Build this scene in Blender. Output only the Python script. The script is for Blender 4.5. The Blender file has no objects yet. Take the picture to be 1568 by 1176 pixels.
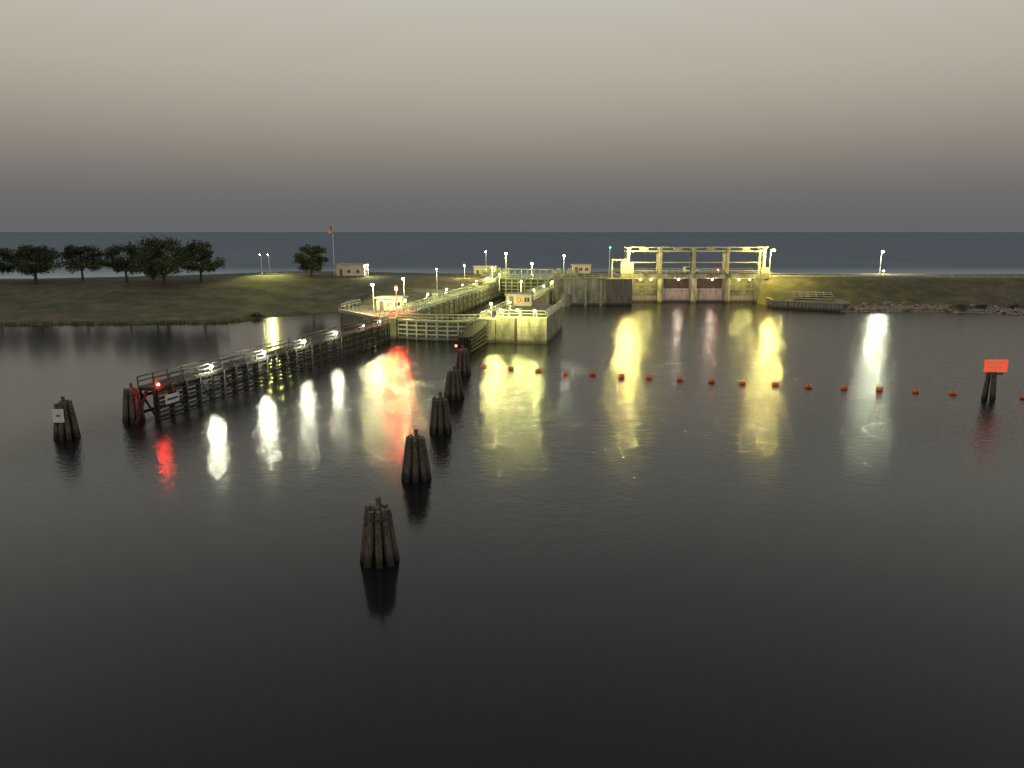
import bpy, math, random
from mathutils import Vector, Matrix
random.seed(7)
scene=bpy.context.scene
COL=scene.collection
# ------------------------------------------------------------------ helpers
def srgb(r,g,b):
    def c(v):
        v/=255.0
        return v/12.92 if v<=.04045 else ((v+.055)/1.055)**2.4
    return (c(r),c(g),c(b),1)
def interp(x,pts):
    if x<=pts[0][0]: return pts[0][1]
    for (a,b),(c,d) in zip(pts,pts[1:]):
        if x<=c: return b+(d-b)*(x-a)/(c-a)
    return pts[-1][1]
def new_mat(name):
    m=bpy.data.materials.new(name); m.use_nodes=True
    nt=m.node_tree; return m,nt,nt.nodes['Principled BSDF']
def noise_mat(name,c1,c2,scale=1.0,rough=.8,metal=0,bump=0.0,detail=6,c3=None,streak=None,wet=False,big=None):
    m,nt,b=new_mat(name)
    N=nt.nodes; L=nt.links
    tc=N.new('ShaderNodeTexCoord'); mp=N.new('ShaderNodeMapping')
    L.new(tc.outputs['Object'],mp.inputs[0])
    if streak: mp.inputs['Scale'].default_value=streak
    nz=N.new('ShaderNodeTexNoise'); nz.inputs['Scale'].default_value=scale; nz.inputs['Detail'].default_value=detail
    nz.inputs['Roughness'].default_value=.65
    L.new(mp.outputs[0],nz.inputs['Vector'])
    cr=N.new('ShaderNodeValToRGB'); cr.color_ramp.elements[0].position=.35; cr.color_ramp.elements[1].position=.65
    cr.color_ramp.elements[0].color=(*c1,1); cr.color_ramp.elements[1].color=(*c2,1)
    if c3:
        e=cr.color_ramp.elements.new(.5); e.color=(*c3,1)
    L.new(nz.outputs[0],cr.inputs[0])
    out=cr.outputs[0]
    if big:
        n2=N.new('ShaderNodeTexNoise'); n2.inputs['Scale'].default_value=big[0]; n2.inputs['Detail'].default_value=4; L.new(tc.outputs['Object'],n2.inputs['Vector'])
        r2=N.new('ShaderNodeMapRange'); r2.inputs[1].default_value=.4; r2.inputs[2].default_value=.6; L.new(n2.outputs[0],r2.inputs[0])
        m2=N.new('ShaderNodeMix'); m2.data_type='RGBA'; m2.blend_type='MULTIPLY'; L.new(r2.outputs[0],m2.inputs[0]); L.new(out,m2.inputs[6]); m2.inputs[7].default_value=(*big[1],1); out=m2.outputs[2]
    if wet:
        sp=N.new('ShaderNodeSeparateXYZ'); L.new(tc.outputs['Object'],sp.inputs[0])
        ad=N.new('ShaderNodeMath'); ad.operation='MULTIPLY_ADD'; L.new(nz.outputs[0],ad.inputs[0]); ad.inputs[1].default_value=-.8
        L.new(sp.outputs[2],ad.inputs[2])
        mr=N.new('ShaderNodeMapRange'); L.new(ad.outputs[0],mr.inputs[0]); mr.inputs[1].default_value=-.1; mr.inputs[2].default_value=.5
        mr.inputs[3].default_value=.3; mr.inputs[4].default_value=1
        mx=N.new('ShaderNodeMix'); mx.data_type='RGBA'; mx.blend_type='MULTIPLY'; mx.inputs[0].default_value=1
        L.new(out,mx.inputs[6]); L.new(mr.outputs[0],mx.inputs[7]); out=mx.outputs[2]
    L.new(out,b.inputs['Base Color'])
    b.inputs['Roughness'].default_value=rough; b.inputs['Metallic'].default_value=metal
    if bump:
        bp=N.new('ShaderNodeBump'); bp.inputs['Strength'].default_value=bump; bp.inputs['Distance'].default_value=.1
        L.new(nz.outputs[0],bp.inputs['Height']); L.new(bp.outputs[0],b.inputs['Normal'])
    return m
def emit_mat(name,col,strength):
    m,nt,b=new_mat(name)
    b.inputs['Base Color'].default_value=(.8,.8,.8,1)
    b.inputs['Emission Color'].default_value=(*col,1); b.inputs['Emission Strength'].default_value=strength
    return m
class MB:
    def __init__(s): s.v=[];s.f=[];s.m=[];s.mats=[]
    def mi(s,mat):
        if mat not in s.mats: s.mats.append(mat)
        return s.mats.index(mat)
    def add(s,vs,fs,mat):
        o=len(s.v); s.v+= [tuple(v) for v in vs]; k=s.mi(mat)
        for f in fs: s.f.append([o+i for i in f]); s.m.append(k)
    def box(s,x0,x1,y0,y1,z0,z1,mat):
        vs=[(x,y,z) for z in(z0,z1) for y in(y0,y1) for x in(x0,x1)]
        s.add(vs,[(0,2,3,1),(4,5,7,6),(0,1,5,4),(2,6,7,3),(0,4,6,2),(1,3,7,5)],mat)
    def prism(s,poly,z0,z1,mat):
        n=len(poly)
        vs=[(p[0],p[1],z0) for p in poly]+[(p[0],p[1],z1) for p in poly]
        fs=[list(range(n))[::-1],list(range(n,2*n))]+[(i,(i+1)%n,n+(i+1)%n,n+i) for i in range(n)]
        s.add(vs,fs,mat)
    def beam(s,p,q,w,h,mat):
        p=Vector(p);q=Vector(q);d=(q-p).normalized()
        up=Vector((0,0,1)) if abs(d.z)<.95 else Vector((1,0,0))
        r=d.cross(up).normalized();u=r.cross(d).normalized()
        vs=[]
        for c in(p,q):
            for a,b in((-1,-1),(1,-1),(1,1),(-1,1)): vs.append(c+r*a*w/2+u*b*h/2)
        s.add(vs,[(0,1,2,3),(7,6,5,4),(0,4,5,1),(1,5,6,2),(2,6,7,3),(3,7,4,0)],mat)
    def cyl(s,p,q,r1,r2,n,mat,jit=0):
        p=Vector(p);q=Vector(q);d=(q-p).normalized()
        up=Vector((0,0,1)) if abs(d.z)<.9 else Vector((1,0,0))
        r=d.cross(up).normalized();u=r.cross(d).normalized();vs=[]
        for c,rad in((p,r1),(q,r2)):
            for i in range(n):
                a=2*math.pi*i/n; rr=rad*(1+random.uniform(-jit,jit)); vs.append(c+r*math.cos(a)*rr+u*math.sin(a)*rr)
        fs=[(i,(i+1)%n,n+(i+1)%n,n+i) for i in range(n)]+[list(range(n))[::-1],list(range(n,2*n))]
        s.add(vs,fs,mat)
    def sphere(s,c,r,mat,nu=10,nv=6,sc=(1,1,1),jit=0):
        vs=[(c[0],c[1],c[2]-r*sc[2])];
        for j in range(1,nv):
            ph=-math.pi/2+math.pi*j/nv
            for i in range(nu):
                a=2*math.pi*i/nu; k=r*(1+random.uniform(-jit,jit))
                vs.append((c[0]+k*sc[0]*math.cos(ph)*math.cos(a),c[1]+k*sc[1]*math.cos(ph)*math.sin(a),c[2]+k*sc[2]*math.sin(ph)))
        vs.append((c[0],c[1],c[2]+r*sc[2]));T=len(vs)-1;fs=[]
        for i in range(nu): fs.append((0,1+(i+1)%nu,1+i)); fs.append((T,T-nu+i,T-nu+(i+1)%nu))
        for j in range(nv-2):
            for i in range(nu):
                a=1+j*nu+i;b=1+j*nu+(i+1)%nu; fs.append((a,b,b+nu,a+nu))
        s.add(vs,fs,mat)
    def rail(s,pts,mat,h=1.1,step=2.0,r=.045,rows=2):
        for p,q in zip(pts,pts[1:]):
            p=Vector(p);q=Vector(q);n=max(1,int((q-p).length/step))
            for i in range(n+1):
                c=p.lerp(q,i/n); s.cyl(c,c+Vector((0,0,h)),r,r,5,mat)
            for k in range(rows):
                z=Vector((0,0,h*(1-k/rows)-.02)); s.cyl(p+z,q+z,r,r,5,mat)
    def obj(s,name,parent=None,smooth=False,loc=None,rotz=0):
        me=bpy.data.meshes.new(name); me.from_pydata(s.v,[],s.f); 
        for m in s.mats: me.materials.append(m)
        me.polygons.foreach_set('material_index',s.m)
        if smooth: me.polygons.foreach_set('use_smooth',[True]*len(s.f))
        me.update(); o=bpy.data.objects.new(name,me); COL.objects.link(o)
        if parent: o.parent=parent
        if loc: o.location=loc
        o.rotation_euler[2]=rotz
        return o
def empty(name,loc=(0,0,0),rotz=0):
    e=bpy.data.objects.new(name,None); e.location=loc; e.rotation_euler[2]=rotz; COL.objects.link(e); return e
# ------------------------------------------------------------------ materials
M_wood=noise_mat('pile_timber',(.025,.020,.017),(.19,.15,.115),2.2,.85,bump=.5,streak=(5,5,.7),wet=True)
M_piletop=noise_mat('weathered_pile_top',(.14,.13,.11),(.28,.26,.23),5,.9)
M_wood_dk=noise_mat('creosote_timber',(.010,.009,.009),(.04,.033,.028),2,.85,streak=(3,3,.8))
M_wale=noise_mat('worn_timber_wale',(.02,.018,.017),(.09,.082,.075),1.4,.8)
M_plank=noise_mat('walkway_plank',(.035,.032,.029),(.10,.092,.085),2,.85)
M_cable=noise_mat('steel_cable',(.05,.04,.035),(.12,.09,.07),6,.6,metal=.5)
M_conc=noise_mat('weathered_concrete',(.11,.105,.08),(.40,.39,.31),.55,.85,bump=.3,detail=10,streak=(1,1,.35),wet=True)
M_conc2=noise_mat('concrete_clean',(.24,.23,.19),(.44,.43,.37),.8,.8,bump=.15,detail=8)
M_deckc=noise_mat('lock_wall_paving',(.08,.08,.065),(.19,.185,.155),.6,.9,bump=.1,detail=8)
M_sheet=noise_mat('sheet_pile_steel',(.12,.10,.085),(.34,.32,.29),1.2,.7,streak=(4,4,.3),wet=True)
M_gate=noise_mat('gate_paint',(.30,.32,.22),(.55,.58,.42),1.5,.55,wet=True)
M_gateplate=noise_mat('gate_skin_plate',(.06,.07,.05),(.14,.15,.11),1.5,.6)
M_sgate=noise_mat('spillway_gate_steel',(.38,.30,.265),(.62,.54,.49),1.0,.7,streak=(2,2,.5),wet=True)
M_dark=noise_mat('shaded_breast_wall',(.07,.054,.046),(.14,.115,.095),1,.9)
M_rail=noise_mat('galvanised_rail',(.38,.38,.36),(.58,.58,.55),3,.5)
M_white=noise_mat('white_paint',(.6,.57,.53),(.8,.78,.74),2,.7)
M_cream=noise_mat('stucco_wall',(.46,.40,.35),(.62,.56,.50),1.2,.85)
M_roof=noise_mat('roof_membrane',(.30,.29,.27),(.45,.43,.41),2,.8)
M_glass=noise_mat('dark_window',(.02,.025,.03),(.04,.045,.05),1,.15)
M_door=noise_mat('painted_door',(.08,.06,.05),(.14,.10,.08),1,.5)
M_red=noise_mat('red_paint',(.5,.02,.02),(.7,.05,.04),3,.5)
M_yellow=noise_mat('yellow_paint',(.7,.45,.04),(.8,.55,.08),3,.5)
M_blue=noise_mat('blue_paint',(.02,.03,.2),(.03,.05,.3),3,.5)
M_asph=noise_mat('asphalt',(.04,.04,.04),(.07,.068,.065),1,.9)
M_rock=noise_mat('limestone_riprap',(.14,.11,.09),(.42,.36,.31),2,.9,bump=.5)
M_buoy=noise_mat('orange_buoy_plastic',(.8,.17,.05),(.95,.26,.09),4,.45)
M_car=noise_mat('van_paint',(.6,.6,.6),(.75,.75,.75),2,.3)
M_tyre=noise_mat('tyre_rubber',(.015,.015,.015),(.03,.03,.03),2,.8)
M_bark=noise_mat('bark',(.03,.022,.016),(.08,.06,.045),3,.9,bump=.4)
M_leafA=noise_mat('oak_leaves_dark',(.022,.032,.014),(.055,.072,.025),.8,.8)
M_leafB=noise_mat('oak_leaves_light',(.05,.06,.025),(.10,.115,.045),.8,.8)
E_ywg=emit_mat('lamp_greenish_yellow',(1.0,.97,.30),2400)
E_ywn=emit_mat('lamp_soft_yellow',(1.0,.98,.40),2300)
E_strip=emit_mat('added_wall_light_greenish',(.95,1.0,.32),1400)  # for lamps added along the lock walls to brighten them
E_dim=emit_mat('lamp_dim_white',(1.0,1.0,.80),150)
E_far=emit_mat('lamp_white',(1.0,1.0,.70),2200)
E_yel=emit_mat('lamp_yellow',(1.0,.82,.22),5200)
E_bay=emit_mat('added_bay_light_yellow',(1.0,.88,.24),1000)  # for lamps added to light the end bays
E_bayw=emit_mat('added_bay_light_warm',(1.0,.78,.58),1500)  # for lamps added to brighten the middle gates
E_wht=emit_mat('lamp_cool_white',(.92,1.0,.68),5600)
E_small=emit_mat('dock_light_white',(1.0,.98,.70),2700)
E_red=emit_mat('signal_red',(1.0,.035,.02),6000)
E_redS=emit_mat('marker_red',(1.0,.04,.02),480)
E_redM=emit_mat('beacon_red',(1.0,.04,.02),60)
E_grn=emit_mat('signal_green',(.1,1.0,.5),60)
m,nt,b=new_mat('sign_orange_added_glow'); b.inputs['Base Color'].default_value=(.9,.10,.03,1); b.inputs['Emission Color'].default_value=(1,.10,.03,1); b.inputs['Emission Strength'].default_value=.65; M_sign=m  # glow added to brighten the board, which is no lamp
# water
def bump_chain(nt,scales,breeze=None):
    N=nt.nodes;L=nt.links
    tc=N.new('ShaderNodeTexCoord'); prev=None
    st_out=None
    if breeze:
        sx=N.new('ShaderNodeSeparateXYZ'); L.new(tc.outputs['Object'],sx.inputs[0])
        wn=N.new('ShaderNodeTexNoise'); wn.inputs['Scale'].default_value=.03; L.new(tc.outputs['Object'],wn.inputs['Vector'])
        ma=N.new('ShaderNodeMath'); ma.operation='MULTIPLY_ADD'; L.new(wn.outputs[0],ma.inputs[0]); ma.inputs[1].default_value=20; L.new(sx.outputs[1],ma.inputs[2])
        mr=N.new('ShaderNodeMapRange'); mr.interpolation_type='SMOOTHSTEP'; L.new(ma.outputs[0],mr.inputs[0])
        mr.inputs[1].default_value=breeze[0]; mr.inputs[2].default_value=breeze[1]; mr.inputs[3].default_value=.08; mr.inputs[4].default_value=1
        mb=N.new('ShaderNodeMath'); mb.operation='MULTIPLY_ADD'; L.new(sx.outputs[1],mb.inputs[0]); mb.inputs[1].default_value=-.26; L.new(sx.outputs[0],mb.inputs[2])
        m3=N.new('ShaderNodeMapRange'); m3.interpolation_type='SMOOTHSTEP'; L.new(mb.outputs[0],m3.inputs[0]); m3.inputs[1].default_value=-78; m3.inputs[2].default_value=-60; m3.inputs[3].default_value=.06; m3.inputs[4].default_value=1
        mm=N.new('ShaderNodeMath'); mm.operation='MULTIPLY'; L.new(mr.outputs[0],mm.inputs[0]); L.new(m3.outputs[0],mm.inputs[1]); st_out=mm.outputs[0]
    for i,(sc,st,stretch) in enumerate(scales):
        mp=N.new('ShaderNodeMapping'); mp.inputs['Scale'].default_value=stretch; mp.inputs['Rotation'].default_value=(0,0,.35*i)
        L.new(tc.outputs['Object'],mp.inputs[0])
        nz=N.new('ShaderNodeTexNoise'); nz.inputs['Scale'].default_value=sc; nz.inputs['Detail'].default_value=2
        L.new(mp.outputs[0],nz.inputs['Vector'])
        bp=N.new('ShaderNodeBump'); bp.inputs['Strength'].default_value=1; bp.inputs['Distance'].default_value=st
        L.new(nz.outputs[0],bp.inputs['Height'])
        if st_out: L.new(st_out,bp.inputs['Strength'])
        if prev: L.new(prev.outputs[0],bp.inputs['Normal'])
        prev=bp
    return prev
m,nt,b=new_mat('calm_canal_water'); N=nt.nodes;L=nt.links
prev=bump_chain(nt,[(.45,.05,(1,1,1)),(1.3,.052,(1,1,1)),(3.4,.036,(1,1,1)),(8,.016,(1,1,1))],breeze=(50,92))
b2=N.new('ShaderNodeBsdfPrincipled')
for bb,rg in((b,.105),(b2,.18)):
    bb.inputs['Base Color'].default_value=(.011,.012,.013,1); bb.inputs['IOR'].default_value=1.33; bb.inputs['Roughness'].default_value=rg
    L.new(prev.outputs[0],bb.inputs['Normal'])
mx=N.new('ShaderNodeMixShader'); mx.inputs[0].default_value=.35
L.new(b.outputs[0],mx.inputs[1]); L.new(b2.outputs[0],mx.inputs[2])
L.new(mx.outputs[0],N['Material Output'].inputs[0]); M_canal=m
m,nt,b=new_mat('rippled_lake_water'); N=nt.nodes;L=nt.links
prev=bump_chain(nt,[(.25,.25,(1,1.6,1)),(1.1,.10,(1,1,1))])
df=N.new('ShaderNodeBsdfDiffuse'); gl=N.new('ShaderNodeBsdfGlossy'); gl.inputs['Roughness'].default_value=.3; gl.inputs['Color'].default_value=(.78,.90,1,1)
tc=N.new('ShaderNodeTexCoord'); nz=N.new('ShaderNodeTexNoise'); nz.inputs['Scale'].default_value=.02; nz.inputs['Detail'].default_value=8
mp=N.new('ShaderNodeMapping'); mp.inputs['Scale'].default_value=(.5,.14,1); L.new(tc.outputs['Object'],mp.inputs[0]); L.new(mp.outputs[0],nz.inputs[0])
cr=N.new('ShaderNodeValToRGB'); cr.color_ramp.elements[0].position=.35; cr.color_ramp.elements[1].position=.65
cr.color_ramp.elements[0].color=(.036,.052,.084,1); cr.color_ramp.elements[1].color=(.066,.086,.124,1); L.new(nz.outputs[0],cr.inputs[0]); L.new(cr.outputs[0],df.inputs[0])
L.new(prev.outputs[0],gl.inputs['Normal'])
sx=N.new('ShaderNodeSeparateXYZ'); L.new(tc.outputs['Object'],sx.inputs[0]); mr=N.new('ShaderNodeMapRange'); L.new(sx.outputs[1],mr.inputs[0]); mr.inputs[1].default_value=290; mr.inputs[2].default_value=430; mr.inputs[3].default_value=.7; mr.inputs[4].default_value=.20
mx=N.new('ShaderNodeMixShader'); L.new(mr.outputs[0],mx.inputs[0]); L.new(df.outputs[0],mx.inputs[1]); L.new(gl.outputs[0],mx.inputs[2]); L.new(mx.outputs[0],N['Material Output'].inputs[0]); N.remove(b); M_lake=m
def sheet(name,x0,x1,y0,y1,z,mat):
    b=MB(); b.add([(x0,y0,z),(x1,y0,z),(x1,y1,z),(x0,y1,z)],[(0,1,2,3)],mat); return b.obj(name)
sheet('canal_water',-3000,3000,-400,249,0,M_canal)
sheet('lake_water',-40000,40000,248,60000,1.0,M_lake)
# ------------------------------------------------------------------ ground
LO=(-14.0,142.0); CA=.9832; SA=.1824; ROT=-math.atan2(SA,CA)
def lock_local(x,y):
    rx=x-LO[0];ry=y-LO[1]; return rx*CA-ry*SA, rx*SA+ry*CA
FL=[(-400,172),(-112,168),(-84,168),(-64,172),(-57,184),(-48,194),(-39,196),(-37,166),(-24,162)]
FR=[(30,216),(69,216),(71,206),(78,202),(85,197),(103,197),(127,190),(180,188),(400,186)]
CF=[(-400,222),(-150,222),(-70,240),(0,246),(20,238),(30,228),(72,224),(145,218),(400,214)]
ZC=[(-400,5.3),(-150,5.5),(-110,6),(-70,7),(-25,6),(10,6),(30,7.4),(72,7.2),(400,7)]
def ground_z(x,y):
    t,s=lock_local(x,y)
    wob=.8*math.sin(x*.13)+.5*math.sin(x*.31+1)
    yf=interp(x,FL) if t<0 else interp(x,FR)
    if x<-60 or x>88: yf+=wob
    yc=interp(x,CF);zc=interp(x,ZC);yb=yc+24
    z0=.35
    if t<0 and x>-37.5: z0=3.0
    if t>0 and x<33: z0=6.8
    if 70<x<86: z0=1.9
    if y<yf: z=max(-4,(y-yf)*.6+ (0 if z0<1 else -1.0))
    elif y<yc:
        p=(y-yf)/(yc-yf); q=p*p*(3-2*p)*.5+p*.5
        z=z0+(zc-z0)*q+ .18*math.sin(x*.21+y*.17)*math.sin(y*.3)*4*p*(1-p)
    elif y<yb: z=zc
    else: z=max(-4,zc-(y-yb)/3.2)
    if abs(t)<10.0 and s>-30 : z=min(z,-4)
    if 33.5<x<71 and y<246: z=min(z,-4)
    return z
xs=[-60000,-8000,-1500,-600,-400,-300,-230]+[-180+1.6*i for i in range(226)]+[200,260,400,600,1500,8000,60000]
ys=[-3000,-200,100]+[155+1.6*i for i in range(75)]+[285,300,400,2000,70000]
b=MB(); vs=[(x,y,ground_z(x,y) if 150<y<300 and abs(x)<700 else -4) for y in ys for x in xs]
nx=len(xs); fs=[(j*nx+i,j*nx+i+1,(j+1)*nx+i+1,(j+1)*nx+i) for j in range(len(ys)-1) for i in range(nx-1)]
M_grass=noise_mat('dry_grass',(.072,.066,.031),(.20,.138,.085),.25,.95,bump=.7,detail=14,c3=(.125,.097,.053),big=(.035,(.72,.90,.70)))
b.add(vs,fs,M_grass); b.obj('ground',smooth=True)
def ribbon(name,xa,xb,off,w,mat,dz=.03,step=3,h=0):
    b=MB();n=int((xb-xa)/step);vs=[];fs=[]
    for i in range(n+1):
        x=xa+(xb-xa)*i/n; y=interp(x,CF)+off; z=interp(x,ZC)+dz
        if h:
            vs+=[(x,y-w/2,z-.5),(x,y-w/2,z+h),(x,y+w/2,z+h),(x,y+w/2,z-.5)]
            if i: k=4*i; fs+=[(k-4,k,k+1,k-3),(k-3,k+1,k+2,k-2),(k-2,k+2,k+3,k-1)]
        else:
            vs+=[(x,y-w/2,z),(x,y+w/2,z)]
            if i: k=2*i; fs.append((k-2,k,k+1,k-1))
    b.add(vs,fs,mat); return b.obj(name)
ribbon('crest_road',-300,-14,11,6,M_asph); ribbon('crest_road',73,300,8,7,M_asph)
ribbon('crest_parapet',74,300,2.2,.5,M_conc2,h=.45); ribbon('crest_parapet',-78,-50,3,.5,M_conc2,h=.4)
# ------------------------------------------------------------------ dolphins
def dolphin(x,y,h=3.5,R=1.0,n=8,sign=False,name='mooring_dolphin',cap=True):
    b=MB(); a0=random.random(); TR=.58
    for nn,rb,rt in ((n,R,R*TR),(4,R*.45,R*.22)):
        for i in range(nn):
            a=a0+2*math.pi*i/nn+random.uniform(-.08,.08); hh=h+random.uniform(-.18,.16)
            rb2=rb*random.uniform(.95,1.06)
            p=Vector((rb2*math.cos(a),rb2*math.sin(a),0)); q=Vector((rt*math.cos(a),rt*math.sin(a),hh))
            p0=p+(p-q)*.5; md=p0.lerp(q,.55)+Vector((random.uniform(-.03,.03),random.uniform(-.03,.03),0)); s1=random.uniform(.92,1.1)
            b.cyl(p0,md,.25*s1,.225*s1,9,M_wood,jit=.06); b.cyl(md,q,.225*s1,.185*s1,9,M_wood,jit=.06)
            b.cyl(q,q+Vector((0,0,.03)),.16*s1,.14*s1,9,M_piletop)
    if cap:
        b.cyl((0,0,0),(.04,0,h+.55),.19,.16,9,M_wood); b.cyl((.04,0,h+.55),(.04,0,h+.62),.19,.19,9,M_cable)
    for z in (h-.5,h-.6,h-1.0):
        rr=R*TR+(h-z)/h*R*(1-TR)+.19
        k=22
        for i in range(k):
            a=2*math.pi*i/k;a2=2*math.pi*(i+1)/k
            b.cyl((rr*math.cos(a),rr*math.sin(a),z),(rr*math.cos(a2),rr*math.sin(a2),z+random.uniform(-.02,.02)),.035,.035,5,M_cable)
    if sign:
        b.box(-.55,.55,-1.06,-1.01,h-1.75,h-.4,M_white); b.box(-.2,.2,-1.075,-1.062,h-1.15,h-1.0,M_cable)
    return b.obj(name,loc=(x,y,0),smooth=False)
for x,y in((-8.2,44.6),(-7.9,60.8),(-7.3,76),(-7.1,92),(-7.0,108)): dolphin(x,y,h=3.5+random.uniform(-.1,.15))
dolphin(-44.2,73.8,sign=True); dolphin(-40.8,80.6,R=.92)
b=MB()
b.cyl((-7.9,107.6,3.2),(-7.9,107.6,4.1),.05,.05,6,M_cable); b.sphere((-7.9,107.5,4.2),.13,E_redM); b.obj('marker_light')
mk=empty('danger_sign_marker',(58.2,91.6,0))
b=MB()
for px,py in((-.55,0),(.5,.1),(0,.55),(.05,-.3)):
    b.cyl((px*1.5,py*1.4,-1.5),(px*.8,py*.8,3.5),.25,.19,9,M_wood)
b.beam((-1,-.45,3.2),(1,-.45,3.2),.12,.25,M_wood); b.obj('pile_cluster',mk)
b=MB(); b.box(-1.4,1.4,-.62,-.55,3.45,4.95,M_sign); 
for i in range(6): b.box(-1.05+i*.36,-.85+i*.36,-.63,-.622,4.35,4.7,M_white)
b.box(-1.0,1.0,-.63,-.622,3.95,4.08,M_white); b.box(-.8,.8,-.63,-.622,3.65,3.78,M_white)
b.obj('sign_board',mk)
# ------------------------------------------------------------------ buoy line
BU=[(-4.2,113.6),(-.2,112),(3.8,110),(7.6,108),(11.5,107.5),(15.3,105.6),(19.1,105),(23.1,103.6),(27.1,102.3),(30.9,101),(35,100),(38.8,98.5),(43.1,97.6),(47.3,96.8),(51.3,95.6),(55.4,94.4),(62.7,92)]
for i,(x,y) in enumerate(BU):
    b=MB(); big=1.25 if i==5 else 1
    rz=random.uniform(-.35,.35)
    b.cyl((-.26,0,.16),(.26,0,.16),.29*big,.29*big,12,M_buoy); b.cyl((-.44,0,.16),(-.26,0,.16),.16,.29*big,12,M_buoy); b.cyl((.26,0,.16),(.44,0,.16),.29*big,.16,12,M_buoy)
    b.cyl((-.05,0,.16),(.05,0,.16),.30*big,.30*big,12,M_cable)
    b.obj('orange_buoy',loc=(x,y,random.uniform(-.04,.03)),rotz=rz)
b=MB()
for p,q in zip([(-7,107.5)]+BU,BU+[(70,90)]): b.cyl((p[0],p[1],-.03),(q[0],q[1],-.03),.025,.025,5,M_cable)
b.obj('buoy_line_cable')
# ------------------------------------------------------------------ timber guide wall (left)
gw=empty('timber_guide_wall')
A=Vector((-39.5,81.4,0));B=Vector((-23.9,141.5,0));D=(B-A).normalized();Nn=Vector((D.y,-D.x,0))
LEN=(B-A).length; W2=.9
b=MB(); n=26
for i in range(n+1):
    c=A.lerp(B,i/n)
    for sgn in(1,-1):
        o=c+Nn*sgn*W2
        b.cyl(o+Vector((0,0,-1.5)),o+Vector((0,0,3.45)),.2,.18,8,M_wood_dk)
    b.beam(c+Nn*1.1+Vector((0,0,3.3)),c-Nn*1.1+Vector((0,0,3.3)),.2,.28,M_wood_dk)
    if i%2==0: b.beam(c+Nn*W2+Vector((0,0,.2)),c-Nn*W2+Vector((0,0,3)),.12,.2,M_wood_dk)
    o=c+Nn*1.32; b.beam(o+Vector((0,0,-1)),o+Vector((0,0,3.4)),.22,.16,M_wood_dk)
b.cyl(A+D*-2.6+Vector((0,0,-1)),A+Vector((0,0,3.3)),.2,.18,8,M_wood_dk); b.cyl(A+D*-1.6-Nn*.9+Vector((0,0,-1)),A-Nn*.9+Vector((0,0,3.1)),.2,.18,8,M_wood_dk)
b.obj('piles',gw)
b=MB()
for k in range(7):
    z=.25+k*.5
    for i in range(9):
        p=A.lerp(B,i/9);q=A.lerp(B,(i+.985)/9); j=random.uniform(-.03,.03)
        b.beam(p+Nn*1.18+Vector((0,0,z+j)),q+Nn*1.18+Vector((0,0,z+j)),.2,.26,M_wale if k%2 else M_wood_dk)
for z in(.6,2.4): b.beam(A-Nn*1.18+Vector((0,0,z)),B-Nn*1.18+Vector((0,0,z)),.2,.28,M_wood_dk)
b.obj('wales',gw)
b=MB(); nn=170
for i in range(nn):
    p=A+D*(LEN*(i+.06)/nn);q=A+D*(LEN*(i+.94)/nn)
    b.beam(p+Vector((0,0,3.52)),q+Vector((0,0,3.52+random.uniform(-.01,.01))),2.3,.08,M_plank)
b.obj('walkway',gw)
b=MB()
for sgn in(1,-1):
    o=Nn*1.08*sgn
    for i in range(27):
        c=A.lerp(B,i/26)+o; b.beam(c+Vector((0,0,3.5)),c+Vector((0,0,4.62)),.12,.12,M_wood_dk)
    for z in(4.6,4.1): b.beam(A+o+Vector((0,0,z)),B+o+Vector((0,0,z)),.1,.13,M_wood_dk)
b.obj('handrail',gw)
b=MB()
for p,r in((.15,.12),(.33,.13),(.50,.11),(.66,.10),(.82,.04),(.93,.05)):
    c=A.lerp(B,p)+Nn*1.45; b.cyl(c+Vector((0,0,3.5)),c+Vector((0,0,4.2)),.05,.05,6,M_rail); b.cyl(c+Vector((0,0,4.44)),c+Vector((0,0,4.50)),.2,.1,8,M_rail)
    b.sphere(c+Vector((0,0,4.31)),r,E_small)
c=A+Nn*1.5; b.sphere(c+Vector((0,0,3.9)),.13,E_redS); b.cyl(c+Vector((0,0,3.3)),c+Vector((0,0,3.8)),.05,.05,6,M_cable)
b.obj('dock_lights',gw)
b=MB(); c=A+D*1.0+Nn*1.44
b.beam(c+Vector((0,0,1.95)),c+D*2.2+Vector((0,0,1.95)),.05,1.0,M_white); b.beam(c+D*.2+Nn*.04+Vector((0,0,1.95)),c+D*2+Nn*.04+Vector((0,0,1.95)),.02,.25,M_blue); b.obj('notice_board',gw)
rg=empty('timber_fender'); b=MB(); A2=Vector((-8.9,127,0));B2=Vector((-6.3,140.5,0))
for i in range(8):
    c=A2.lerp(B2,i/7); b.cyl(c+Vector((0,0,-1.5)),c+Vector((0,0,2.6+1.3*i/7)),.2,.18,8,M_wood_dk); c2=c+Vector((1.8,-.3,0)); b.cyl(c2+Vector((0,0,-1.5)),c2+Vector((0,0,2.6+1.3*i/7)),.2,.18,8,M_wood_dk); b.beam(c+Vector((0,0,2.4+1.3*i/7)),c2+Vector((0,0,2.4+1.3*i/7)),.2,.25,M_wood_dk)
for k in range(5):
    z=.4+k*.6; b.beam(A2+Vector((-.2,0,z)),B2+Vector((-.2,0,z+ k*.22)),.2,.3,M_wood_dk); b.beam(A2+Vector((2.0,-.3,z)),B2+Vector((2,-.3,z+k*.22)),.2,.3,M_wood_dk)
b.beam(A2+Vector((.9,0,2.75)),B2+Vector((.9,0,4.05)),2.2,.1,M_wood_dk)
b.obj('fender_frame',rg); b=MB(); b.rail([A2+Vector((.1,0,2.8)),B2+Vector((.1,0,4.1))],M_wood_dk,r=.06); b.obj('handrail',rg)
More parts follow.
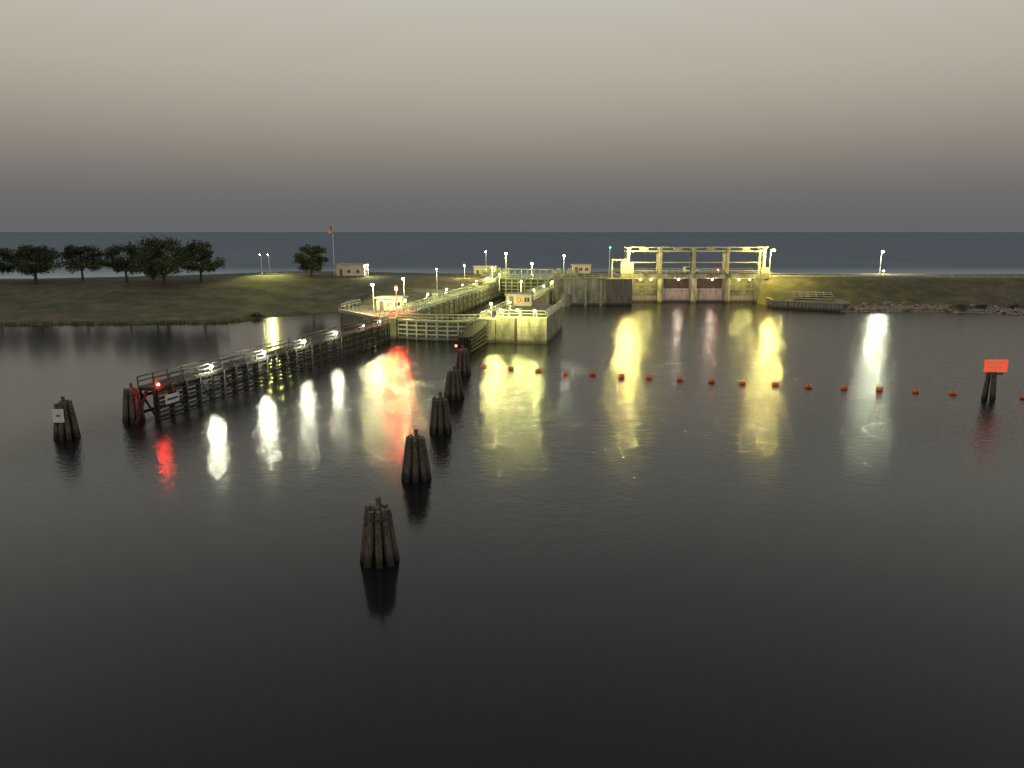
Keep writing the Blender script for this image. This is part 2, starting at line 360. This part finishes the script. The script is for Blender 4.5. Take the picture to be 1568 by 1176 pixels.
# ------------------------------------------------------------------ navigation lock
lk=empty('navigation_lock',(LO[0],LO[1],0),ROT)
def panel_wall(b,x0,x1,y0,y1,z0,z1,mat,cap=.25,top=None):
    b.box(x0,x1,y0,y1,z0,z1-cap,mat); b.box(x0-.12,x1+.12,y0-.12,y1+.12,z1-cap,z1,top or M_conc2)
    if top is None: b.box(x0+.25,x1-.25,y0+.25,y1-.25,z1,z1+.02,M_deckc)
b=MB()
panel_wall(b,-11,-8,0,26,-3,4.3,M_conc)
for i in range(8): 
    y0=26.3+i*9.6; panel_wall(b,-11,-8,y0,y0+9.3,-3,4.3+ (.0 if i<6 else .9*(i-5)),M_conc)
b.prism([(-11.1,3),(-26.5,18),(-26.5,30),(-11.1,30)],-3,3.4,M_sheet)
b.prism([(-11.3,3.4),(-26.2,18.2),(-26.2,29.8),(-11.3,29.8)],3.4,3.43,M_deckc)
b.prism([(-11.1,2.6),(-26.7,17.6),(-26.5,18.6),(-11.1,3.6)],3.1,3.75,M_conc2)
for i in range(24):
    p=Vector((-11.1-15.5*i/24,2.75+15*i/24,0)); b.beam(p+Vector((-.1,-.1,-1)),p+Vector((-.1,-.1,3.1)),.25,.2,M_sheet)
b.obj('left_chamber_wall',lk)
b=MB()
panel_wall(b,8,11.1,-.5,26,-3,4.5,M_conc)
panel_wall(b,11.25,20.6,0,24,-3,4.9,M_conc)
for xx in (13.6,16,18.3): b.box(xx,xx+.05,-.02,.0,0,4.6,M_dark)
for zz in (1.5,3.0): b.box(11.3,20.5,-.012,.0,zz,zz+.04,M_dark)
b.box(14.7,15.2,-.15,-.03,0,4.6,M_cable)
for i in range(8):
    y0=26.3+i*9.6; panel_wall(b,8,11.5,y0,y0+9.3,-3,4.3+(.0 if i<6 else .9*(i-5)),M_conc)
b.obj('right_chamber_wall',lk)
def sector_gate(b,y0,z1,sgn,side,bulge=2.0,ribs=5):
    pts=[]
    for i in range(9):
        u=i/8; pts.append((side*(8.0-7.95*u), y0-bulge*math.sin(math.pi*(.12+.38*u))*sgn))
    for p,q in zip(pts,pts[1:]):
        b.beam((p[0],p[1]+.35*sgn,z1*.5-1),(q[0],q[1]+.35*sgn,z1*.5-1),.06,z1+2-.6,M_gateplate)
        for k in range(ribs):
            z=.35+k*(z1-.5)/(ribs-1); b.beam((p[0],p[1],z),(q[0],q[1],z),.35,.22,M_gate)
        b.beam((p[0],p[1],z1+.1),(q[0],q[1],z1+.1),1.2,.1,M_gate)
    for i,p in enumerate(pts): 
        if i%2==0: b.beam((p[0],p[1]-.1*sgn,-1),(p[0],p[1]-.1*sgn,z1),.28,.28,M_gate)
    b.rail([(p[0],p[1]-.45*sgn,z1+.15) for p in pts],M_gate,step=.9,r=.06)
    b.rail([(p[0],p[1]+.5*sgn,z1+.15) for p in pts],M_gate,step=.9,r=.06)
    piv=(side*11.0,y0+8*sgn)
    for k in (0,ribs-1):
        z=.5+k*(z1-.6)/(ribs-1)
        for j in (0,4,8): b.beam((pts[j][0],pts[j][1],z),(piv[0],piv[1],z),.2,.2,M_gate)
b=MB(); sector_gate(b,2.2,3.7,1,-1); sector_gate(b,2.2,3.7,1,1); b.obj('near_sector_gates',lk)
b=MB(); sector_gate(b,100,5.8,1,-1,ribs=6); sector_gate(b,100,5.8,1,1,ribs=6)
b.beam((-8,104,8.4),(8,104,8.4),.25,.3,M_gate)
for i in range(9): b.beam((-8+2*i,104,5),(-8+2*i,104,8.4),.18,.18,M_gate)
for i in range(8): b.beam((-8+2*i,104.1,5.4),(-6+2*i,104.1,8.2),.1,.1,M_gate)
b.obj('far_sector_gates',lk)
b=MB()
for X,sg in((-8.15,1),(-10.8,-1),(8.15,-1),(11.2,1)):
    b.rail([(X,1,4.3),(X,26,4.3),(X,84,4.3),(X,104,6.2)],M_rail,step=1.8,r=.065)
for X0,X1 in((-10.6,-8.3),(8.4,11)):
    b.box(X0+.3,X1-.3,26.5,83,4.4,4.46,M_gate)
    for i in range(28): b.box(X0,X1,28+2*i,28.15+2*i,4.47,4.6,M_gate)
b.rail([(11.4,.2,4.9),(20.4,.2,4.9),(20.4,23.8,4.9)],M_rail,r=.05)
b.rail([(-26.3,18,3.8),(-11.3,3.2,3.8)],M_rail,r=.05); b.rail([(-26.3,18,3.8),(-26.3,29,3.8)],M_rail,r=.05)
b.obj('handrails',lk)
b=MB()
for i in range(20):
    for X in(-7.8,7.8): b.beam((X,6+4.6*i,-1),(X,6+4.6*i,4.0),.3,.3,M_sheet)
for X in(-7.6,7.6):
    for z in(.8,2.2,3.4): b.beam((X,5,z),(X,97,z),.2,.25,M_gateplate)
b.obj('wall_fenders',lk)
b=MB()
panel_wall(b,-15,-8.1,103,116,-3,7,M_conc); panel_wall(b,8.1,15,103,116,-3,7,M_conc)
panel_wall(b,-12.5,-11.2,40,44,3,5.6,M_conc2); panel_wall(b,12,14.5,88,98,0,6.4,M_conc)
for X in(-14.8,-8.3,8.3,14.8): b.rail([(X,103.2,7),(X,115.8,7)],M_gate,r=.07)
for X0,X1 in((-14.8,-8.3),(8.3,14.8)): b.rail([(X0,103.3,7),(X1,103.3,7)],M_gate,r=.07)
for X in (-13,-10,9.5,13): b.box(X-.6,X+.6,106,108,7.02,8.6,M_conc2)
b.obj('lake_end_platforms',lk)
# ------------------------------------------------------------------ wing walls
ww=empty('concrete_wing_wall'); b=MB()
panel_wall(b,11.5,26,213,214.6,-3,7.6,M_conc); b.prism([(13.2,208),(14.2,208),(16.4,212.9),(15.2,212.9)],-3,3.2,M_conc2)
for xx in(15.5,20,24.2): b.box(xx,xx+.7,212.6,213,-2,6.9,M_conc2)
b.obj('concrete_panels',ww); b=MB()
for i in range(16): 
    x=26.2+i*.44; b.box(x,x+.22,213.0,214.3,-3,7.0,M_sheet); b.box(x+.22,x+.44,213.35,214.3,-3,7.0,M_sheet)
b.box(26.1,33.3,212.8,214.5,7,7.4,M_conc2); b.obj('sheet_piles',ww); b=MB(); b.rail([(11.6,213.3,7.6),(33,213.3,7.6)],M_rail,r=.05); b.obj('handrail',ww)
rw=empty('sheet_pile_retaining_wall'); b=MB()
PW=[(71.2,216),(69.6,205),(84.7,195.6)]
for p,q in zip(PW,PW[1:]):
    p=Vector((*p,0));q=Vector((*q,0));n=int((q-p).length/.45)
    d=(q-p).normalized(); nr=Vector((d.y,-d.x,0))
    for i in range(n):
        c=p+d*(i*.45); o=nr*(.12 if i%2 else -.12)
        b.beam(c+o+Vector((0,0,-.5)),c+d*.449+o+Vector((0,0,-.5)),.16,5,M_sheet)
    b.beam(p+Vector((0,0,2.12)),q+Vector((0,0,2.12)),.6,.24,M_conc2)
b.obj('piles_and_cap',rw)
b=MB()
for k in range(4):
    b.beam((75.4,205.5+k*.9,2.6+k*.5),(85.5,203.5+k*.9,2.6+k*.5),.5,.1,M_rail)
for i in range(6):
    x=75.6+i*1.95; y=205.4-i*.39; b.beam((x,y,1.4),(x,y+2.8,4.3),.12,.12,M_rail); b.beam((x,y+2.8,1.5),(x,y+2.8,4.2),.12,.12,M_rail)
b.obj('aluminium_bleacher')
# ------------------------------------------------------------------ spillway
sp=empty('spillway_dam'); PX=[33,42.5,52.1,61.7,71.3]
b=MB()
for i,x in enumerate(PX):
    w=1.5 if i in(0,4) else .75
    b.box(x-w,x+w,221,237,-3,7.1,M_conc); b.prism([(x-w,220.998),(x,220.0),(x+w,220.998)],-3,7.0,M_conc)
b.obj('piers',sp)
b=MB(); b.box(31,73.4,220.6,237.4,7.1,7.9,M_conc2); b.box(31,73.4,220.3,220.6,6.9,8.3,M_conc); 
b.box(31,73.4,222,236,7.9,7.93,M_asph); b.obj('bridge_deck',sp)
b=MB()
for i in range(4):
    x0,x1=PX[i]+(1.5 if i==0 else .75),PX[i+1]-(1.5 if i==3 else .75)
    if i in(0,3):
        b.box(x0,x1,223.5,224.2,-3,6.9,M_conc)
        for z in (2.2,3.6,5.0): b.box(x0,x1,223.3,223.5,z,z+.25,M_conc2)
        b.box(x0+.02,x1-.02,223.25,223.5,-2,1.9,M_sgate)
    else:
        b.box(x0,x1,223.0,223.6,-3,3.9,M_sgate)
        for k in range(9): xx=x0+.3+k*(x1-x0-.6)/8; b.box(xx-.08,xx+.08,222.75,222.998,-1,3.8,M_sgate)
        for z in(.8,3.6): b.box(x0,x1,222.6,222.745,z,z+.25,M_sgate)
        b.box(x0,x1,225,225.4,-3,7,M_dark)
b.obj('vertical_lift_gates',sp)
b=MB()
for i,x in enumerate([33.2]+PX[1:4]+[72.0]):
    for yy in(222.2,226.2): b.box(x-.4,x+.4,yy-.35,yy+.35,7.9,15.0,M_conc2)
    b.box(x-.5,x+.5,221.8,226.6,15.0,15.5,M_conc2)
for yy in(222.2,226.2): 
    b.box(32.4,73,yy-.25,yy+.25,15.5,15.75,M_gate); b.box(32.6,72.5,yy-.2,yy+.2,14.4,14.75,M_gate)
b.box(28.6,33,222,222.3,12.0,12.3,M_rail); b.box(33.6,71.6,222.1,222.4,11.3,11.55,M_rail); b.box(28.5,28.8,221.9,222.4,7,12.3,M_rail)
for x0 in (34.2,44,53.6,63.3):
    b.box(x0+2.6,x0+4.8,222.8,225.4,14.9,15.45,M_sgate)
b.box(31,34.6,221.0,221.8,8.3,11.6,M_conc2); b.box(71.0,73.2,221.0,221.8,8.3,10,M_conc2)
b.obj('hoist_gantry',sp)
b=MB(); b.rail([(31,220.5,8.3),(73.4,220.5,8.3)],M_rail,step=1.8,r=.05,h=.9); b.rail([(31,237,7.9),(73.4,237,7.9)],M_rail,r=.05); b.obj('handrails',sp)
b=MB()
for x in(32.9,73.4):
    b.cyl((x,221.2,8),(x,220.9,15.2),.12,.09,8,M_rail); b.beam((x,221,15.2),(x,218.4,15.2),.12,.12,M_rail); b.box(x-.35,x+.35,217.8,218.9,15.15,15.35,M_rail); b.sphere((x,218.3,14.95),.27,E_yel)
for x,mt in((36.5,E_bay),(67.5,E_bay),(39.5,E_bay),(64.5,E_bay),(47.3,E_bayw),(56.9,E_bayw)):  # small luminaires added under the parapet to brighten the gate bays
    b.box(x-.3,x+.3,219.5,220.3,6.85,7.0,M_rail); b.sphere((x,219.7,6.72),.11,mt,8,5)
b.obj('floodlights',sp)
b=MB(); b.cyl((58.6,221,8.3),(58.6,221,9.1),.07,.07,6,M_cable); b.box(58.3,58.9,220.75,220.95,9.0,9.6,M_cable); b.sphere((58.6,220.65,9.3),.2,E_redM); b.obj('signal_light')
# ------------------------------------------------------------------ houses
def house(name,x,y,z,w,d,h,rotz=0,emblem=False,roof=M_roof):
    e=empty(name,(x,y,z),rotz)
    b=MB(); b.box(-w/2,w/2,-d/2,d/2,-.8,h-.25,M_cream); b.box(-w/2-.02,w/2+.02,-d/2-.02,d/2+.02,-.8,.15,M_deckc); b.obj('walls',e)
    b=MB(); b.box(-w/2-.35,w/2+.35,-d/2-.35,d/2+.35,h-.25,h,roof); b.box(-w/2,w/2,-d/2,d/2,h,h+.1,roof); b.obj('roof',e)
    b=MB(); yy=-d/2
    b.box(-w*.38,-w*.38+.9,yy-.03,yy,.2,2.1,M_door); b.obj('door',e)
    b=MB()
    xs_=[-.05*w,.28*w] if not emblem else [.32*w]
    for xx in xs_:
        b.box(xx-.5,xx+.5,yy-.02,yy,1.0,1.9,M_glass); b.box(xx-.58,xx+.58,yy-.05,yy-.025,.9,1.0,M_conc2); b.box(xx-.03,xx+.03,yy-.04,yy-.022,1.0,1.9,M_white)
    b.box(w/2,w/2+.02,-.5,.5,1.0,1.9,M_glass)
    b.obj('windows',e)
    if emblem:
        b=MB(); b.cyl((0,yy-.001,1.35),(0,yy-.05,1.35),.5,.5,20,M_red); b.cyl((0,yy-.051,1.35),(0,yy-.07,1.35),.32,.32,20,M_yellow); b.obj('emblem',e)
house('lock_control_house',-25.6,163.5,3.6,5.6,3.6,2.9,ROT*.6,True)
house('lock_control_house',1.6,160,4.9,5.2,3.6,2.6,ROT*.6,True)
house('service_building',-50,242,ground_z(-50,242),8.6,5,3.7)
house('service_building',-9.2,266,5.2,7.6,5,3.3)
house('service_building',22.2,249,6.9,5.6,4,2.8)
# ------------------------------------------------------------------ lamps
def lamp(x,y,z,h,mat,r=.28,arm=.7,name='street_lamp'):
    b=MB(); b.cyl((0,0,-.6),(0,0,h),.12,.07,8,M_rail); b.cyl((0,0,-.1),(0,0,.25),.22,.2,8,M_conc2)
    b.beam((0,0,h-.1),(0,-arm,h+.12),.08,.08,M_rail); b.box(-.22,.22,-arm-.55,-arm+.15,h+.08,h+.26,M_rail)
    b.sphere((0,-arm-.2,h-.0),r,mat,12,8,(1,1.2,.75))
    return b.obj(name,loc=(x,y,z))
lamp(-28.6,159,3.4,6.0,E_ywn,.28)
lamp(-25.2,180,3.4,6.0,E_ywn,.28)
lamp(-20,206,ground_z(-20,206),5.6,E_far,.14)
lamp(-14.7,240,5.2,4.7,E_ywg,.16)
lamp(-8.8,262,6,7.5,E_dim,.22)
lamp(-2,257,7,6,E_ywg,.32)
lamp(6.3,246,6.2,4,E_ywg,.28)
lamp(-6,235,4.3,5,E_ywg,.18)
lamp(17.9,268,5.5,6.5,E_far,.26)
lamp(-44.7,241,6.0,4,E_far,.15)
lamp(-81,251,6.8,6,E_dim,.14); lamp(-78.5,251,6.8,6,E_dim,.14)
lamp(30,239,7.3,8,E_grn,.13)
lamp(118.6,250,7.0,6.8,E_wht,.30)
lamp(-3.5,215,4.3,4.2,E_ywg,.18)
lamp(2.2,187,4.3,4.0,E_ywg,.16)
for x,y,z in((115,240,7.2),(74.5,226,7.6)):
    b=MB(); b.cyl((0,0,-.3),(0,0,.8),.12,.1,8,M_rail); b.sphere((0,0,.95),.09,E_yel); b.obj('bollard_light',loc=(x,y,z))
b=MB()
b.cyl((10,2,4.5),(10,2,7),.08,.06,6,M_rail); b.sphere((10,1.7,7.0),.15,E_ywg)
for X in(12.6,15.7,18.8): b.cyl((X,0,4.9),(X,0,6.2),.06,.06,6,M_rail); b.beam((X,0,6.2),(X,-2.6,6.5),.07,.07,M_rail); b.box(X-.25,X+.25,-3.0,-2.5,6.45,6.6,M_rail); b.sphere((X,-2.75,6.3),.13,E_ywg)  # arm lamps added to light the block face and its water reflection
b.cyl((-9.8,.6,4.3),(-9.8,.6,6.6),.06,.06,6,M_rail); b.beam((-9.8,.6,6.6),(-8.0,-2.5,6.7),.06,.06,M_rail); b.sphere((-8.0,-2.5,6.5),.10,E_ywg)
for s in (14,30,46,62,78,92):  # rows of small lamps added to brighten the chamber walls
    for X in (-10.9,11.4):
        b.cyl((X,s,4.2),(X,s,6.2),.05,.05,6,M_rail); b.sphere((X+( .3 if X<0 else -.3),s,6.2),.12,E_strip,8,5)
b.obj('added_wall_floodlights',lk)
b=MB(); b.cyl((0,0,-.5),(0,0,5.4),.08,.06,8,M_rail); b.box(-.25,.25,0,.15,5.2,6.1,M_cable); b.sphere((0,-.15,5.6),.2,E_red); b.obj('traffic_signal',loc=(-22.9,152.5,3.4))
sl=bpy.data.lights.new('shielded_flood','SPOT'); sl.energy=22000; sl.specular_factor=.12; sl.color=(.95,1,.22); sl.spot_size=math.radians(80); sl.spot_blend=1.0; sl.shadow_soft_size=.2
so=bpy.data.objects.new('shielded_flood',sl); COL.objects.link(so); so.location=(-78,249,12.5)
so.rotation_euler=(Vector((-74,235,6.5))-Vector(so.location)).to_track_quat('-Z','Y').to_euler()
# ------------------------------------------------------------------ flagpole
fp=empty('flagpole',(-55,240,6.6)); b=MB(); b.cyl((0,0,-.5),(0,0,15.5),.11,.06,8,M_white); b.sphere((0,0,15.6),.14,M_yellow); b.obj('pole',fp)
b=MB()
for i in range(7):
    x0=-.05-i*.2;x1=x0-.2; za=-.12*i; 
    for k in range(7):
        zt=15.3+za-k*.3; b.add([(x0,.1*math.sin(i),zt-.3),(x1,.1*math.sin(i+1),zt-.45),(x1,.1*math.sin(i+1),zt-.15),(x0,.1*math.sin(i),zt)],[(0,1,2,3)],M_blue if (k<4 and i<3) else (M_red if k%2==0 else M_white))
b.obj('flag',fp)
# ------------------------------------------------------------------ van
vn=empty('white_van',(53,229,7.93)); b=MB()
prof=[(-2.3,.45),(2.3,.45),(2.35,1.0),(1.6,1.2),(1.0,1.95),(-2.2,1.95),(-2.35,1.2)]
n=len(prof); vs=[(x,-.95,z) for x,z in prof]+[(x,.95,z) for x,z in prof]
b.add(vs,[list(range(n)),list(range(n,2*n))[::-1]]+[(i,n+i,n+(i+1)%n,(i+1)%n) for i in range(n)],M_car); b.obj('body',vn)
b=MB(); b.add([(1.45,-.96,1.2),(.9,-.96,1.8),(.1,-.96,1.8),(.1,-.96,1.2)],[(0,1,2,3)],M_glass); b.box(-1.9,-.1,-.965,-.95,1.2,1.8,M_glass); b.obj('windows',vn)
b=MB()
for x in(-1.5,1.5):
    for y in(-.9,.9): b.cyl((x,y-.1,.35),(x,y+.1,.35),.35,.35,14,M_tyre)
b.obj('wheels',vn)
# ------------------------------------------------------------------ fences
b=MB(); FP=[(-112,204),(-92,205),(-80,196),(-72,186),(-64,181)]
pts=[]
for p,q in zip(FP,FP[1:]):
    for i in range(6): x=p[0]+(q[0]-p[0])*i/6;y=p[1]+(q[1]-p[1])*i/6; pts.append((x,y,ground_z(x,y)))
M_fence=noise_mat('weathered_fence',(.12,.11,.09),(.25,.23,.2),3,.8)
b.rail(pts,M_fence,step=3,r=.035,h=1.2); b.obj('wire_fence')
b=MB(); pts=[(75+i*6,interp(75+i*6,CF)+3,interp(75+i*6,ZC)) for i in range(18)]
b.rail(pts,M_rail,step=3,r=.05,h=.9,rows=1); b.obj('guardrail')
b=MB(); pts=[(-37.5,166,3.2),(-40,198,2.5),(-45,205,3)]; b.rail(pts,M_fence,step=2.5,r=.04); b.obj('bank_railing')
# ------------------------------------------------------------------ riprap & reeds
b=MB()
for i in range(1700):
    x=random.uniform(84,190); yf=interp(x,FR)+.8*math.sin(x*.13)+.5*math.sin(x*.31+1)
    y=yf+abs(random.gauss(0,2.4))-.9; r=random.uniform(.15,.66)
    b.sphere((x,y,max(ground_z(x,y),-.1)+.05),r,M_rock,6,4,(random.uniform(.8,1.5),random.uniform(.8,1.3),random.uniform(.45,.8)),jit=.28)
b.obj('riprap_rocks')
b=MB()
for i in range(420):
    x=random.uniform(-175,-60); yf=interp(x,FL)+.8*math.sin(x*.13)+.5*math.sin(x*.31+1)
    for k in range(6):
        px=x+random.uniform(-.5,.5);py=yf+random.uniform(-.3,1.2); h=random.uniform(.3,.9);a=random.uniform(-.2,.2)
        b.add([(px-.07,py,0),(px+.07,py,0),(px+a,py,h)],[(0,1,2)],M_leafB)
b.obj('shore_reeds')
# ------------------------------------------------------------------ trees
def tree(x,y,H,Wd,seed,trunk=.28,nclump=34,name='oak_tree'):
    rnd=random.Random(seed); e=empty(name,(x,y,ground_z(x,y)))
    b=MB(); fork=H*trunk
    b.cyl((0,0,-.3),(rnd.uniform(-.2,.2),0,fork),.028*H+.08,.02*H+.05,9,M_bark)
    nb=7
    for i in range(nb):
        a=2*math.pi*i/nb+rnd.uniform(-.4,.4); rr=Wd*.5*rnd.uniform(.35,.75)
        mid=Vector((rr*.5*math.cos(a),rr*.5*math.sin(a),fork+(H-fork)*rnd.uniform(.2,.35)))
        tip=Vector((rr*math.cos(a),rr*math.sin(a),fork+(H-fork)*rnd.uniform(.4,.75)))
        b.cyl((0,0,fork-.2),mid,.016*H,.010*H,6,M_bark); b.cyl(mid,tip,.010*H,.004*H,6,M_bark)
        t2=mid+Vector((rnd.uniform(-1,1),rnd.uniform(-1,1),1)).normalized()*Wd*.2; b.cyl(mid,t2,.008*H,.003*H,5,M_bark)
    b.obj('trunk_and_limbs',e)
    b=MB(); ch=(H-fork*.8)/2; cz=fork*.8+ch
    cl=[]
    for i in range(nclump):
        a=rnd.uniform(0,2*math.pi); u=rnd.uniform(-1,1); rad=math.sqrt(max(0,1-u*u*.8))*rnd.uniform(.4,1.0)
        k=.82 if u>.2 else 1.0
        cl.append((Vector((rad*math.cos(a)*Wd*.46*k,rad*math.sin(a)*Wd*.44*k,cz+u*ch*.78)),rnd.uniform(.08,.15)*Wd))
    for c,r in cl:
        m_=M_leafA if rnd.random()<.55 else M_leafB
        for j in range(170):
            d=Vector((rnd.gauss(0,1),rnd.gauss(0,1),rnd.gauss(0,.75))).normalized()*r*rnd.uniform(.35,1.15)
            d.z*=.7; p=c+d; s=rnd.uniform(.12,.32)
            n=Vector((rnd.gauss(0,1),rnd.gauss(0,1),rnd.gauss(0,1))).normalized(); t=n.orthogonal().normalized(); w=n.cross(t)
            b.add([p-t*s-w*s*.5,p+t*s-w*s*.4,p+t*s*.7+w*s*.6,p-t*s*.6+w*s*.5],[(0,1,2,3)],m_)
    b.obj('crown',e)
tree(-150,225,11.2,14,1); tree(-143,232,10,13,2); tree(-136.5,222,11.5,15,9,nclump=42); tree(-127.5,230,10.8,15,3); tree(-112,225,11,15,4)
tree(-98,218,13.4,19,5,nclump=60,trunk=.2); tree(-90,224,12,14,6); tree(-106,229,10.5,11,12); tree(-61,236,9.8,12,7,nclump=46,trunk=.18); tree(-158,227,10.5,13,8)
def shrub(x,y,s,seed):
    rnd=random.Random(seed);b=MB()
    for j in range(500):
        d=Vector((rnd.gauss(0,.5),rnd.gauss(0,.4),abs(rnd.gauss(0,.3))))*s;q=rnd.uniform(.06,.18)
        n=Vector((rnd.gauss(0,1),rnd.gauss(0,1),rnd.gauss(0,1))).normalized(); t=n.orthogonal().normalized(); w=n.cross(t)
        b.add([d-t*q,d+w*q,d+t*q,d-w*q],[(0,1,2,3)],M_leafA)
    for j in range(5): b.cyl((0,0,-.2),(rnd.uniform(-.5,.5)*s,rnd.uniform(-.4,.4)*s,.6*s),.04,.02,5,M_bark)
    b.obj('shrub',loc=(x,y,ground_z(x,y)))
shrub(114,195,2.6,1); shrub(119,195,1.9,2); shrub(-60,180,1.3,3); shrub(127,194,1.6,4)
# ------------------------------------------------------------------ world
w=bpy.data.worlds.new('World'); scene.world=w; w.use_nodes=True; nt=w.node_tree; N=nt.nodes; L=nt.links; N.clear()
out=N.new('ShaderNodeOutputWorld'); bg=N.new('ShaderNodeBackground'); bg2=N.new('ShaderNodeBackground'); ad=N.new('ShaderNodeAddShader')
tc=N.new('ShaderNodeTexCoord'); sx=N.new('ShaderNodeSeparateXYZ'); L.new(tc.outputs['Generated'],sx.inputs[0])
cr=N.new('ShaderNodeValToRGB'); R=cr.color_ramp; R.interpolation='LINEAR'
stops=[(0.0,(99,101,104)),(.02,(102,103,105)),(.045,(110,109,108)),(.07,(123,119,115)),(.095,(139,131,123)),(.125,(156,147,136)),(.155,(169,160,148)),(.19,(179,172,159)),(.23,(187,181,168)),(.28,(195,191,179)),(.45,(172,175,170)),(.7,(132,139,145)),(1.0,(108,117,128))]
R.elements[0].position=0; R.elements[0].color=srgb(*stops[0][1]); R.elements[1].position=1; R.elements[1].color=srgb(*stops[-1][1])
for p,c in stops[1:-1]: e=R.elements.new(p); e.color=srgb(*c)
L.new(sx.outputs[2],cr.inputs[0]); L.new(cr.outputs[0],bg.inputs[0]); bg.inputs[1].default_value=1.0
sky=N.new('ShaderNodeTexSky'); sky.sky_type='NISHITA'; sky.sun_disc=False; sky.sun_elevation=math.radians(1.0); sky.sun_rotation=math.radians(180)
L.new(sky.outputs[0],bg2.inputs[0]); bg2.inputs[1].default_value=.003
L.new(bg.outputs[0],ad.inputs[0]); L.new(bg2.outputs[0],ad.inputs[1]); L.new(ad.outputs[0],out.inputs[0])
sd=bpy.data.lights.new('afterglow_sun','SUN'); sd.energy=.25; sd.angle=math.radians(25); sd.color=(1,.8,.62); s_=bpy.data.objects.new('afterglow_sun',sd); COL.objects.link(s_)
s_.rotation_euler=(math.radians(78),0,0)
# ------------------------------------------------------------------ camera
cd=bpy.data.cameras.new('camera'); cam=bpy.data.objects.new('camera',cd); COL.objects.link(cam)
cd.sensor_width=36; cd.lens=27; cd.clip_end=200000; cd.clip_start=.5
cam.location=(0,0,20); cam.rotation_euler=(math.radians(90)-math.atan(233/1176),0,0)
scene.camera=cam
scene.view_settings.view_transform='Standard'; scene.view_settings.look='None'; scene.view_settings.exposure=0
